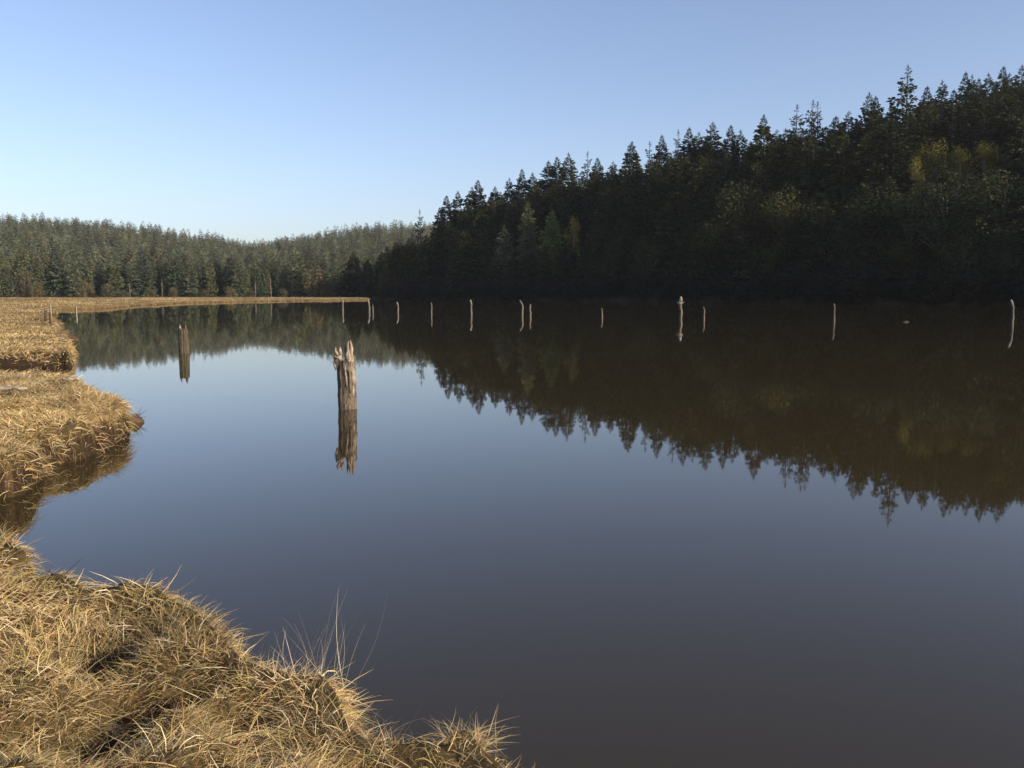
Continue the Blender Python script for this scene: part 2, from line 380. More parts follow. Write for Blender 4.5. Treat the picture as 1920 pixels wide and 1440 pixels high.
ORD = ['first','second','third','fourth','fifth','sixth','seventh','eighth','ninth','tenth','eleventh','twelfth','thirteenth','fourteenth','fifteenth','sixteenth','seventeenth','eighteenth','nineteenth','twentieth']+['twenty '+w for w in ('first','second','third','fourth','fifth','sixth','seventh','eighth','ninth')]+['thirtieth']+['thirty '+w for w in ('first','second','third','fourth','fifth','sixth','seventh','eighth','ninth')]
SPECIAL = {790: 'wispy pointed conifer alone at the low left end of the right hill',
           857: 'slim conifer tip where the dark hill first rises steeply from its left end',
           1179: 'broad dense conical conifer standing above the middle of the right hill skyline',
           1331: 'bushy conifer top above the dark middle slope, left of a notch of sky',
           1432: 'very dark solid cone shaped conifer rising alone beside a notch of sky',
           1490: 'thin ragged spire with see-through boughs, leftmost of three ragged spires together',
           1520: 'thin ragged spire with see-through boughs, middle one of three ragged spires together',
           1539: 'thin ragged spire with see-through boughs, rightmost of three ragged spires together',
           1625: 'narrow nearly black conifer just left of the tallest ragged conifer',
           1704: 'tallest conifer on the hill with ragged open boughs against the sky'}
placed = []
cnt_left = {}
order = [a for a in SK if a[0] not in SPECIAL]
GRP = 'conifers covering the right hillside'
oi_ = 0
for (px, py, kd, wd) in SK:
    th = theta(px); Dr = float(np.interp(th, TD, D_R))-6
    if px > 1735: Dr += 8
    if px in (1704, 1432, 1179): Dr -= 22
    p = PD(px, py, Dr); x, y, zt = p
    H = zt-Zg(x, y)+.2
    var = SPARSE[0] if kd == 'P' else (SPARSE[1] if kd == 'p' else CON[kd])
    if px in SPECIAL: lab = SPECIAL[px]
    else:
        i = oi_; oi_ += 1
        part = 'left' if px < 1179 else ('middle' if px < 1490 else 'right')
        cnt_left[part] = cnt_left.get(part, 0)+1
        look = {'p': 'wispy', 3: 'narrow', 1: 'slender', 0: 'pointed', 2: 'wide', 5: 'full', 7: 'broad'}[kd]
        ref = {'left': 'left of the broad conical conifer', 'middle': 'from broad conical conifer to three ragged spires', 'right': 'right of the three ragged spires'}[part]
        lab = f'{look} skyline conifer {ref}, {ORD[cnt_left[part]-1]} from left'
    lab = ' '.join(lab.split()[:16])
    add_tree('conifer_tree', var, x, y, H/1.01, wd*(1.2 if kd in ('p', 'P') else 1.25)*min(1.25, 32/H), label=lab, group=GRP)
    placed.append((x, y, px, py))
# bright trees on the slope
def slope_point(px, py_base, D):
    p = PD(px, py_base, D); return p[0], p[1]
skx = np.array([a for a, b in sky_px]); sky_ = np.array([b for a, b in sky_px])
# dark conifers standing in front of the light trees
for i, (qx, qy) in enumerate([(930,470),(962,474),(1000,466),(1022,456),(1048,462),(1070,452),(1094,458),(1116,446)]):
    Dq = float(np.interp(theta(qx), TB, B_R))+9; p = PD(qx, qy, Dq); zq = Zg(p[0], p[1])
    add_tree('conifer_tree', CON[i % 8], p[0], p[1], p[2]-zq, 1.3, label=f'low dark conifer hiding the foot of the light trees, {ORD[i]} from left', group=GRP); placed.append((p[0], p[1], qx, qy))
# random filling of the right slope
cand = []
for i in range(5200):
    t = -8.3+39.8*rng.random(); Db = float(np.interp(t, TB, B_R)); Dr = float(np.interp(t, TD, D_R))
    D = Db+7+(Dr+14-Db-7)*math.sqrt(rng.random())
    x, y = D*math.sin(R(t)), D*math.cos(R(t))
    if any((x-a)**2+(y-b_)**2 < 5.0**2 for a, b_, *_ in placed): continue
    z = Zg(x, y)
    if z < .3: continue
    H = 21+13*rng.random() if D > Db+25 else 12+12*rng.random()
    ppx, ppy = to_px(x, y, z+H); lim = float(np.interp(ppx, skx, sky_))+5+32*rng.random()
    if ppy < lim:                       # keep below the observed skyline
        H2 = H
        while H2 > 8 and to_px(x, y, z+H2)[1] < lim: H2 -= 1
        H = H2-2*rng.random()
        if H < 9: continue
    # clear an opening around the light crowns
    ppx, ppy = to_px(x, y, z+H)
    if 940 < ppx < 1115 and D < 334 and ppy < 458: continue
    if 1680 < ppx < 1920 and ppy < 335 and D < 275: continue
    placed.append((x, y, ppx, ppy)); cand.append((D, t, x, y, H, ppx, ppy, Db))
    if len(cand) > 620: break
print('right candidates', len(cand))
cand.sort(key=lambda c_: c_[0])
# rank by how much of the tip can be seen: front row first, then those rising above what stands in front
vis = np.full(2600, 9999.); rankd = []
for c_ in cand:
    ix = int(np.clip(c_[5]+300, 12, 2580)); sc = min(vis[ix-4:ix+5].max(), 560)-c_[6]
    rankd.append((sc, c_)); w_ = int(F*2.6/c_[0])
    for u in range(-w_, w_+1):
        j = np.clip(ix+u, 0, 2599); vis[j] = min(vis[j], c_[6]+abs(u)*5)
rankd.sort(key=lambda a: -a[0])
rest = [a[1] for a in rankd[215:] if a[0] > -60]
for sc, (D, t, x, y, H, ppx, ppy, Db) in rankd[:215]:
    front = D < Db+40
    sunny = ppx > 1640 and ppy < 275
    zone = 'left' if ppx < 1150 else ('middle' if ppx < 1500 else 'right')
    vi = int(rng.integers(8))
    lab = (vi, ppx, ppy)
    add_tree('conifer_tree', CON[vi], x, y, H, (1.0+.4*rng.random())*min(1.4, 28/H), label=lab, group=GRP)

LMK = [(770,'the end of the spit'),(860,'the crooked headed piling'),(930,'the tall slim piling'),(1060,'the close pair of pilings'),(1200,'the dimmest piling'),(1298,'the white tipped piling'),
       (1440,'the short leaning piling'),(1630,'the bent tip piling'),(1790,'the floating wood'),(9999,'the hooked piling')]
LOOK = ['pointed','slender','wide','narrow','open','full','thin boughed','broad']
bins = {}
for o in [o for o in COL.objects if o.name.startswith('conifer_tree') and not isinstance(o.get('label'), str)]:
    vi, qx, qy = o['label']; col = next(t_ for lim_, t_ in LMK if qx < lim_)
    top_ = float(np.interp(qx, skx, sky_)); f_ = (qy-top_)/(552-top_)
    band = 'near the top' if f_ < .2 else ('halfway up' if f_ < .5 else 'down low')
    bins.setdefault((LOOK[int(vi)], band, col), []).append((qx, o))
for (lk, band, col), L_ in bins.items():
    L_.sort(key=lambda a: a[0])
    for i, (qx, o) in enumerate(L_):
        o['label'] = f'{lk} conifer {band} above {col}'+('' if len(L_) == 1 else f', {ORD[i]} from left')
# low-detail forests as one mass each
LOW = []
for i in range(6):
    r_ = np.random.default_rng(50+i); LOW.append(conifer_cards(r_, R0=4.6+r_.random()*1.6, nb=100, kd=.75, card=1.3, pw=1.1))
TINY = []
for i in range(6):
    r_ = np.random.default_rng(150+i); TINY.append(conifer_cards(r_, R0=4.2+r_.random()*1.6, nb=62, kd=.36, card=1.9, pw=1.15, jag=.4))
MEDS = []
for i in range(4):
    r_ = np.random.default_rng(70+i); MEDS.append(conifer_cards(r_, R0=4.8+r_.random()*1.6, nb=120, kd=.7, card=1.5, pw=.8))
def mass(name, pts, protos, m, label):
    Vs, Fs, Ts = [], [], []; off = 0
    for (x, y, H, wd, tn) in pts:
        V, Fq = protos[rng.integers(len(protos))]; a = rng.random()*6.28; s = H/30.
        c_, s__ = math.cos(a), math.sin(a); z = Zg(x, y)-.3
        V2 = np.stack([(V[:, 0]*c_-V[:, 1]*s__)*s*wd+x, (V[:, 0]*s__+V[:, 1]*c_)*s*wd+y, V[:, 2]*s+z], -1)
        Vs.append(V2); Fs.append(Fq+off); off += len(V); Ts.append(np.tile(tn, (len(V), 1)))
    me = mesh_np(name, np.concatenate(Vs), np.concatenate(Fs), m, np.concatenate(Ts))
    return tag(link(name, me), label, 'forest', kind='stuff')
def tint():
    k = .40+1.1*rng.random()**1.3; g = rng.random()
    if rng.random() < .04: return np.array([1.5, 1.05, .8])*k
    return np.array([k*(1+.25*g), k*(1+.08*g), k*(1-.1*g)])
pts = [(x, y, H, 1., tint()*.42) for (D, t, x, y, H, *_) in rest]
for i in range(1500):        # beyond the right edge of the picture and behind the crest
    t = 31+rng.random()*85; Db = float(np.interp(t, TB, B_R)); D = Db+8+250*rng.random()
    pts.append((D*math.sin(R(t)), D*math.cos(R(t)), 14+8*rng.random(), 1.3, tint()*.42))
for i in range(260):
    t = -8+39*rng.random(); Dr = float(np.interp(t, TD, D_R)); D = Dr+12+70*rng.random(); x, y = D*math.sin(R(t)), D*math.cos(R(t)); z = Zg(x, y); H = 22.
    while H > 6 and to_px(x, y, z+H)[1] < np.interp(to_px(x, y, z+H)[0], skx, sky_)+6: H -= 1.5
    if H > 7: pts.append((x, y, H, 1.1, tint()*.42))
mass('hillside_forest', pts, MEDS, M_far, 'dense dark forest filling in behind the nearer conifers of the right hill')
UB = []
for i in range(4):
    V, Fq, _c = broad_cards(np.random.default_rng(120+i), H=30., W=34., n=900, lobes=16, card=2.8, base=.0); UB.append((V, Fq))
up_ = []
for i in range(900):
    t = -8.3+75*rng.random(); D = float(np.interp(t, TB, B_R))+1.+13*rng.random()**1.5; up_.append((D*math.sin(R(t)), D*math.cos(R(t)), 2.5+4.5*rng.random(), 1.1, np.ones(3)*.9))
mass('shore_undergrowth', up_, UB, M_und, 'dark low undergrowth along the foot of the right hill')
lx = np.array([a for a, b in lsky]); ly = np.array([b for a, b in lsky])
pts = []; front = []
for i in range(7500):
    t = -58+57*rng.random(); D = 468+(1190-468)*rng.random()**.9; x, y = D*math.sin(R(t)), D*math.cos(R(t))
    H = (13+8*rng.random()) if D < 560 else 11+8*rng.random()**1.7
    (front if D < 600 else pts).append((x, y, H, 1.2, tint()))
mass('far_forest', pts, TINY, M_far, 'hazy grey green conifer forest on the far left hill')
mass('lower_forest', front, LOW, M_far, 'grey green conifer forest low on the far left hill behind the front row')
# individual front row of the left shore
GL = 'conifers along the far left shore'
M_farc = foliage('far_conifer', (.044, .056, .036), (.145, .165, .105))  # needle colour raised and greyed, distance haze put into the albedo
FC = []
for i in range(6):
    r_ = np.random.default_rng(90+i); V, Fq = conifer_cards(r_, R0=4.6+1.8*r_.random(), nb=140, kd=.8, card=1.25, pw=1.05, lo=.03)
    tb = MB(); tb.tube([(0, 0, -1.5), (0, 0, 15), (0, 0, 29.6)], [.42, .25, .03], 6); FC.append((mesh_np('crown', V, Fq, M_farc), tb.mesh('trunk', M_bark)))
px = -60.
while px < 745:
    D = 456+26*rng.random(); th = theta(px); x, y = D*math.sin(R(th)), D*math.cos(R(th))
    H = 11+12*rng.random()
    if 95 < px < 112 or 235 < px < 250: H *= .7
    if px > 0 and abs(px-662) > 14:
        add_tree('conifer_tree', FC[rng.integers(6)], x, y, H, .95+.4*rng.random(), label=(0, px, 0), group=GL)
    px += 9+7*rng.random()
FL = [(243,'left of the first dead trunk'),(303,'between the first dead trunk and the thin leaning one'),(478,'between the leaning trunk and the bright white one'),(600,'right of the bright white trunk'),(9999,'round the lone dark conifer')]
bins = {}
for o in [o for o in COL.objects if o.name.startswith('conifer_tree') and not isinstance(o.get('label'), str)]:
    qx = o['label'][1]; bins.setdefault(next(t_ for lim_, t_ in FL if qx < lim_), []).append((qx, o))
for col, L_ in bins.items():
    L_.sort(key=lambda a: a[0])
    for i, (qx, o) in enumerate(L_): o['label'] = f'far shore conifer {col}, {ORD[i]} from left'
p = PD(662, 470, 440); add_tree('conifer_tree', (CON[7][0], CON[7][1]), p[0], p[1], p[2]-Zg(p[0], p[1]), 1.35, label='dark conical conifer standing apart at the end of the far left shore', group=GL)
for qx, qy in ((690, 484), (716, 470), (742, 452), (766, 446)):
    p = PD(qx, qy, 415); add_tree('conifer_tree', CON[rng.integers(4)], p[0], p[1], max(8, p[2]-Zg(p[0], p[1])), 1.25, label='dark conifer where the right hill meets the far left shore, '+{690:'leftmost of four',716:'second of four',742:'third of four',766:'rightmost of four'}[qx], group=GRP)

# broadleaf trees --------------------------------------------------------
def limb_mesh(cs, H, rng_, mt, top=.8):
    tb = MB(); tb.tube([(0, 0, -1), (.1, .05, H*.3), (0, .1, H*top)], [H*.018, H*.013, H*.004], 7)
    for c_ in cs:
        z0 = c_[2]*(.35+.25*rng_.random()); tb.tube([(0, 0, z0), (c_[0]*.5, c_[1]*.5, (z0+c_[2])*.52), (c_[0], c_[1], c_[2])], [H*.007, H*.005, H*.0015], 5)
    return tb.mesh('trunk', mt)
def broad_var(seed, mf, mt, **kw):
    r_ = np.random.default_rng(seed); V, Fq, cs = broad_cards(r_, **kw)
    return (mesh_np('crown', V, Fq, mf), limb_mesh(cs, kw.get('H', 16.), r_, mt))
YEL = [broad_var(11, M_yel, M_twig, H=16., W=9., n=4200, lobes=20, card=.42), broad_var(12, M_yel, M_twig, H=16., W=11., n=3800, lobes=22, card=.42)]
ALD = [broad_var(13, M_ald, M_bark, H=16., W=11., n=6400, lobes=30, card=.42), broad_var(14, M_ald, M_bark, H=16., W=9., n=5200, lobes=26, card=.4), broad_var(15, M_ald, M_twig, H=16., W=12., n=4400, lobes=30, card=.38)]
# light crowns in the shaded slope
def top_tree(name, var, px, py, D, Hmin, wid, label, group=None, base=16., H=None, cat='tree', mats=None):
    p = PD(px, py, D); z = Zg(p[0], p[1]); h = p[2]-z
    return add_tree(name, var, p[0], p[1], max(h, Hmin), wid, label=label, group=group, base=base, cat=cat, mats=mats)
top_tree('conifer_tree', (CON[5][0], CON[5][1]), 1035, 392, 322, 9, 1.15, 'light green conical tree glowing in the shaded slope, left of the yellow tree', 'light trees on the shaded slope', base=30., mats=M_green)
top_tree('autumn_tree', YEL[0], 1078, 408, 318, 8, .62, 'small yellow green leafy tree on the dark slope, right of the light green cone', 'light trees on the shaded slope')
top_tree('conifer_tree', CON[3], 990, 375, 330, 9, 1.0, 'slim grey green conifer with a pale stem left of the light green cone', 'light trees on the shaded slope', base=30., mats=M_farc)
top_tree('conifer_tree', CON[1], 948, 420, 330, 9, 1.3, 'dull olive conifer lower left of the light green cone', 'light trees on the shaded slope', base=30., mats=M_farc)
GY = 'yellowing trees below the ridge'
for px_, py_, D_, wd, lb in ((1755,266,268,1.1,'yellow green broad crown below the ridge, left one of the yellow band'), (1800,278,262,.95,'yellow crown in the middle of the band below the ridge'),
                           (1850,268,266,1.15,'bright yellow olive crown right of the middle of the yellow band'), (1712,298,258,.8,'small brownish yellow crown at the lower left end of the yellow band'), (1905,284,262,1.2,'olive brown crown at the picture edge ending the yellow band')):
    top_tree('autumn_tree', YEL[px_ % 2], px_, py_, D_, 9, wd, lb, GY)
GA = 'broadleaf trees along the shaded right shore'
sh = [(1385,352,'rounded olive crown standing before the dark conifers, left of a similar taller one',1.15),(1478,345,'tall olive crown with upward pale boughs in front of the dark middle slope',1.1),
      (1560,405,'dim broadleaf crown between the tall olive crown and the right hand willows',1.1),(1640,360,'dark broadleaf crown below and left of the yellow band',1.2),
      (1715,345,'bushy dark crown right under the lower left end of the yellow band',1.2),(1775,322,'tall thin leaved crown with lit bare twigs under the yellow band',1.2),
      (1835,335,'olive broadleaf crown with pale leaning branches near the right edge',1.2),(1892,320,'tallest olive crown of the shore row, at the right edge',1.25),
      (1810,420,'low twiggy tree near the water below the tall thin leaved crown',1.1),(1888,430,'low shrubby tree by the water at the right edge',1.1),(1300,430,'low dark leafy tree by the water left of the rounded olive crown',1.2),
      (1220,440,'small dark leafy tree by the water beneath the broad conical conifer',1.1),(1440,470,'squat bush like tree between the two olive crowns, down by the water',1.1),(1700,450,'squat dark tree by the water below the bushy dark crown',1.2),
      (1600,470,'squat dark tree by the water beneath the dim broadleaf crown',1.1),(1150,455,'small dim leafy tree by the water, leftmost of the shore row',1.0)]
for i, (px_, py_, lb, wd) in enumerate(sh):
    D_ = float(np.interp(theta(px_), TB, B_R))+(16 if py_ < 410 else 9)
    top_tree('broadleaf_tree', ALD[i % 3], px_, py_, D_, 5, wd, lb, GA)
# left shore shrubs and dead trunks
SHR = [broad_var(31, M_tan, M_twig, H=16., W=18., n=2600, lobes=20, card=1.3, base=.03), broad_var(32, M_tan, M_twig, H=16., W=16., n=2400, lobes=18, card=1.3, base=.03)]
for (px_, py_, D_, wd, lb) in [(42,508,436,.5,'tall reddish tan bare shrub before the far forest, at the left edge'),(68,533,432,1.,'round pinkish tan bush right of the tall reddish shrub'),(160,530,438,.9,'greenish tan bush on the marsh edge left of the pale trunks'),
    (200,538,430,1.2,'wide low tan bush at the foot of the far forest, beyond the marsh'),(232,545,428,1.2,'low straw coloured bush before the forest near a pale trunk'),(280,543,428,1.4,'straw coloured bush behind the marsh spit, left part'),
    (325,541,428,1.2,'yellowish bush behind the marsh spit near a leaning pale trunk'),(380,544,428,1.5,'low tan bush behind the middle of the marsh spit'),(430,540,428,1.1,'olive tan bush left of the bright bare trunk'),
    (470,545,428,1.3,'low bush at the foot of the bright bare trunk'),(530,543,428,1.3,'low tan bush right of the bright bare trunk'),(590,508,432,.75,'round pinkish bare tree left of the lone dark conifer'),(610,545,428,1.2,'low rusty bush under the pinkish bare tree')]:
    e = top_tree('shore_shrub', SHR[px_ % 2], px_, py_, D_, 2.5, wd, lb, 'dry shrubs along the far left shore', cat='shrub')
for (px_, py_, lb) in [(243,530,'short pale dead trunk at the marsh edge'),(303,522,'thin pale dead trunk leaning before the forest'),
                      (478,528,'short bright white dead trunk near the water'),(508,521,'tall white dead trunk right of the short bright one'),(548,524,'thin pale dead trunk left of the pinkish tree')]:
    D_ = 442; p = PD(px_, py_, D_); z = Zg(p[0], p[1]); h = p[2]-z
    e = bpy.data.objects.new('dead_tree', None); COL.objects.link(e); e.location = (p[0], p[1], z-.3); tag(e, lb, 'dead tree', 'bleached dead trees on the far shore')
    lean = rng.normal()*.4; tb = MB(); tb.tube([(0, 0, 0), (lean*.4, 0, h*.5), (lean, 0, h+.3)], [.17, .13, .06], 6); link('trunk', tb.mesh('trunk', M_pale if px_ in (478, 508) else M_twig), e)
    bb = MB()
    for q in range(5):
        zz = h*(.45+.1*q); a = rng.random()*6.28; bb.tube([(lean*zz/h, 0, zz), (lean*zz/h+1.1*math.cos(a), 1.1*math.sin(a), zz+.35)], [.07, .02], 5)
    link('branches', bb.mesh('branches', M_twig), e)

# ------------------------------------------------------------------ pilings
def solve_post(px, y1, y2):
    t1, t2 = -elev(px, y1), -elev(px, y2); D = 2*CAM_H/(t1+t2); return D, CAM_H-D*t1
def piling(name, x, y, r, h, m, seed, label, group, top='jag', lean=(0, 0), nn=40, parts=None):
    r_ = np.random.default_rng(seed); e = bpy.data.objects.new(name, None); COL.objects.link(e); e.location = (x, y, 0)
    tag(e, label, 'piling', group)
    zs = np.concatenate([[-1.0, -.3], np.linspace(0, h*.97, 16)]); V = []; Fq = []
    ridge = r_.normal(size=nn)*.028; jag = np.abs(np.interp(np.arange(nn), np.arange(0, nn+3, 3), r_.random(nn//3+2)))*(.32 if top == 'jag' else .1)*r*2.2+r_.random(nn)*r*.35
    for i, z in enumerate(zs):
        for k_ in range(nn):
            a = 2*math.pi*k_/nn; rad = r*(1+ridge[k_]+.05*math.sin(3*a+z*2+seed)+.04*r_.normal()*.5)*(1.06-.06*max(z, 0)/h)
            zz = z if i < len(zs)-1 else h-jag[k_]
            if i == len(zs)-2: zz = min(z, h-jag[k_]-.02)
            if i >= len(zs)-4 and i < len(zs)-1: zz = min(zz, h-jag[k_]-.02*(len(zs)-i))
            V.append((rad*math.cos(a)+lean[0]*z, rad*math.sin(a)+lean[1]*z, zz))
    nz = len(zs)
    for i in range(nz-1):
        for k_ in range(nn):
            k2 = (k_+1) % nn; Fq.append((i*nn+k_, i*nn+k2, (i+1)*nn+k2, (i+1)*nn+k_))
    # rotted hollow: inner wall going down and a floor
    b0 = len(V)
    for k_ in range(nn):
        a = 2*math.pi*k_/nn; V.append((r*.78*math.cos(a)+lean[0]*h, r*.78*math.sin(a)+lean[1]*h, h-jag[k_]-.01))
    for k_ in range(nn):
        a = 2*math.pi*k_/nn; V.append((r*.55*math.cos(a)+lean[0]*h, r*.55*math.sin(a)+lean[1]*h, h-r*1.3-r_.random()*.05))
    c_i = len(V); V.append((lean[0]*h, lean[1]*h, h-r*1.5))
    for k_ in range(nn):
        k2 = (k_+1) % nn; t0 = (nz-1)*nn
        Fq += [(t0+k_, t0+k2, b0+k2, b0+k_), (b0+k_, b0+k2, b0+nn+k2, b0+nn+k_), (b0+nn+k_, b0+nn+k2, c_i, c_i)]
    me = bpy.data.meshes.new('shaft'); me.from_pydata(V, [], [tuple(dict.fromkeys(f)) for f in Fq]); me.update(); me.materials.append(m)
    link('shaft', me, e); return e
def splinter(r_, w, h, tw=.2):
    mb = MB(); n = 6; pts = [(0, 0, -h*.25)]+[((r_.random()-.5)*w*tw*3, (r_.random()-.5)*w*tw*3, h*(i+1)/n) for i in range(n)]
    mb.tube(pts, [w]+[w*(1-((i+1)/n)**1.6)*(.75+.5*r_.random())+.004 for i in range(n)], 7, jit=.5, rng=r_); return mb
PG = 'old pilings standing in the lake'
D, h = solve_post(652, 637, 893); x, y = PD(652, 750, D)[:2]
big = piling('wooden_piling', x, y, .168, h-.34, M_post, 3, 'largest nearest piling with a pale splintered top and torn slab', PG, lean=(-.015, 0))
r_ = np.random.default_rng(5)
for (dx, dy, ww, z0, hh, mm) in [(.03,-.07,.055,h-.55,.53,M_split),(.085,-.04,.06,h-.55,.55,M_split),(.0,.02,.05,h-.55,.50,M_post),(.10,.05,.055,h-.50,.44,M_post),(.055,-.12,.05,h-.66,.46,M_split),
    (.115,-.09,.045,h-.78,.52,M_split),(.01,-.145,.04,h-.80,.46,M_split),(.145,-.02,.04,h-.78,.50,M_split),(-.05,-.09,.035,h-.6,.30,M_split),(.075,-.155,.03,h-.95,.4,M_post),(.13,-.11,.025,h-1.05,.35,M_split)]:
    o = link('splinter', splinter(r_, ww, hh).mesh('splinter', mm), big, (dx, dy, z0)); o.rotation_euler = (r_.normal()*.06, r_.normal()*.06, 0)
mb = MB()                                  # torn slab leaning out on the left
mb.tube([(-.15, -.04, h-.62), (-.18, -.06, h-.50), (-.165, -.07, h-.42), (-.13, -.08, h-.33), (-.15, -.06, h-.24), (-.10, -.07, h-.18)], [.02, .045, .06, .045, .05, .012], 10, jit=.75, rng=r_)
mb.tube([(-.06, -.10, h-.44), (-.13, -.11, h-.37), (-.21, -.10, h-.34), (-.23, -.10, h-.31)], [.03, .045, .03, .008], 8, jit=.7, rng=r_)
mb.tube([(-.10, -.11, h-.30), (-.12, -.10, h-.2), (-.11, -.1, h-.13)], [.035, .03, .006], 7, jit=.7, rng=r_)
mb.tube([(-.20, -.07, h-.60), (-.25, -.07, h-.44), (-.235, -.06, h-.30)], [.022, .03, .012], 6, jit=.4, rng=r_)
mb.tube([(-.17, -.1, h-.3), (-.21, -.12, h-.22), (-.2, -.1, h-.15)], [.03, .03, .008], 6, jit=.4, rng=r_)
link('torn_slab', mb.mesh('torn_slab', M_split), big)
D, h = solve_post(347, 607, 718); x, y = PD(347, 700, D)[:2]
p2 = piling('wooden_piling', x, y, .185, h-.10, M_postg, 8, 'brown mossy piling standing left of the largest piling', PG, lean=(.0, 0))
for (dx, dy, ww, hh) in [(-.10,-.08,.06,.24),(.10,-.06,.045,.30),(.04,.02,.04,.26),(-.15,-.02,.04,.14)]:
    link('splinter', splinter(r_, ww, hh).mesh('splinter', M_split if dx < 0 else M_postg), p2, (dx, dy, h-.26))
far = [(643,562,605,4.2,0,'straight pale piling crossing the tip of the marsh spit'),
       (692,562,606,4.6,-1,'bent pale piling exactly at the right end of the spit'),
       (699,571,600,3.0,0,'short dim stake touching the piling at the end of the spit'),
       (746,566,606,4.0,-1,'short piling with a pale crooked head, next right of the spit end'),
       (809,567,612,3.6,0,'straight grey piling right of the crooked headed one'),
       (884,562,620,4.4,-1,'tall slim piling with its pale head bent left, standing alone left of the close pair'),
       (979,563,621,5.0,-2,'left taller piling of the close pair, head tilted left'),
       (994,570,617,4.6,0,'right shorter piling of the close pair'),
       (1129,578,614,3.6,-1,'dimmest small piling alone between the close pair and the white tipped one'),
       (1276,557,638,7.0,0,'white tipped piling with a ragged brown collar'),
       (1320,575,622,4.2,-1,'short leaning piling just right of the white tipped one'),
       (1564,569,637,4.2,-1,'thin piling with a bent tip between the short leaning one and the right edge'),
       (1898,562,651,4.8,-2,'tall bleached piling with a hooked head at the right edge')]
for i, (px_, y1, y2, wpx, bend, lb) in enumerate(far):
    D, h = solve_post(px_, y1, y2); p = PD(px_, (y1+y2)/2, D); r0 = wpx*.8/F*D/2
    e = bpy.data.objects.new('wooden_piling', None); COL.objects.link(e); e.location = (p[0], p[1], 0); tag(e, lb, 'piling', PG)
    mb = MB(); zc = [-.8, 0, h*.3, h*.55, h*.8 if not bend else h*.7]; hb = zc[-1]
    wob = [0, 0, (r_.random()-.5)*r0, (r_.random()-.5)*r0, 0]
    mb.tube([(wob[k_], 0, zc[k_]) for k_ in range(5)]+[(0, 0, hb+.02)], [r0*1.1, r0*1.08, r0, r0*.95, r0*.95, r0*.8], 12, jit=.25, rng=r_)
    link('shaft', mb.mesh('shaft', M_farpost), e)
    mb = MB(); dx = bend*r0*1.0
    mb.tube([(0, 0, hb-.03), (dx*.4, 0, hb+(h-hb)*.4), (dx, 0, h-.05), (dx*1.3, 0, h+.01)], [r0*.9, r0*.85, r0*.8, r0*.3], 10, jit=.5, rng=r_)
    link('broken_head', mb.mesh('broken_head', M_pale if px_ in (692,746,884,1276,1898,643) else M_farpost), e)
    if px_ == 1276:
        mb = MB(); mb.tube([(0, 0, h-.62), (-.05, 0, h-.54), (.0, 0, h-.46)], [.17, .27, .16], 9, jit=.6, rng=r_)
        mb.tube([(-.1, 0, h-.6), (-.33, -.02, h-.45)], [.08, .03], 6); mb.tube([(.1, 0, h-.6), (.28, -.02, h-.42)], [.06, .02], 6)
        link('collar', mb.mesh('collar', M_split), e)
        m_w, nt, b = mat('bleached_tip'); b.inputs['Base Color'].default_value = (.82, .80, .76, 1); b.inputs['Roughness'].default_value = .7
        mb = MB(); mb.tube([(0, 0, h-.40), (.0, 0, h-.28), (.01, 0, h-.12), (0, 0, h+.03)], [.09, .12, .10, .05], 9, jit=.2, rng=r_); link('bleached_tip', mb.mesh('bleached_tip', m_w), e)
# stakes on the left marsh
for (px_, y1, y2, wpx, m_, lb) in [(96,569,604,2.6,M_pale,'thin sunlit upright stake on the marsh, beside two dark stubs'),(86,582,602,4.2,M_dark,'left dark stub beside the thin sunlit stake'),(94.5,586,608,3.6,M_dark,'right dark stub touching the foot of the thin sunlit stake'),(143,573,581,2.2,M_pale,'short pale stake on the low marsh edge right of the others')]:
    D = 2.3/(-elev(px_, y2))*(1-.5/2.3); p = PD(px_, y2, D); z = max(0., Zg(p[0], p[1])); h = D*elev(px_, y1)+2.3-z; r0 = wpx/F*D/2
    e = bpy.data.objects.new('marsh_stake', None); COL.objects.link(e); e.location = (p[0], p[1], z); tag(e, lb, 'stake', 'stakes on the left marsh')
    mb = MB(); mb.tube([(0, 0, -.4), (r0*.3, 0, h*.5), (0, 0, h-.03), (0, 0, h)], [r0, r0, r0*.9, r0*.5], 9, jit=.3, rng=r_); link('shaft', mb.mesh('shaft', m_), e)
# drifting branch
p = P(1698, 604, 0); mb = MB(); mb.tube([(-.28, 0, .0), (-.1, 0, .04), (.12, .03, .045), (.3, 0, .0)], [.02, .05, .05, .02], 8, jit=.4, rng=r_)
o = link('floating_branch', mb.mesh('floating_branch', M_postg), None, (p[0], p[1], 0)); tag(o, 'tiny piece of wood floating alone on dark water near the right', 'driftwood')

# driftwood logs on the left bank
def log(px_, py_, L, r, rot, label, m_=M_log, z=.5, lift=0.):
    p = P(px_, py_, z); zz = Zg(*p)+lift; mb = MB(); n = 9
    mb.tube([((i/(n-1)-.5)*L, .03*math.sin(i*1.7), .02*math.sin(i*2.3)) for i in range(n)], [r*(.6 if i in (0, n-1) else 1-.2*abs(i/(n-1)-.4)) for i in range(n)], 12, jit=.12, rng=r_)
    o = link('driftwood_log', mb.mesh('driftwood_log', m_), None, (p[0], p[1], zz+r*.8)); o.rotation_euler = (0, 0, rot); tag(o, label, 'driftwood', 'driftwood on the left bank')
log(5, 706, 1.2, .05, .05, 'bleached log lying across the grass at the left edge, upper one', lift=.03)
log(4, 741, .85, .04, .12, 'pale plank like log above a dark hollow at the left edge', lift=.12)
log(72, 720, .4, .022, .2, 'thin pale stick lying right of the upper bleached log', lift=.05)
log(135, 724, .3, .035, .5, 'short pale wood chunk in the grass near the bank edge', lift=.12)

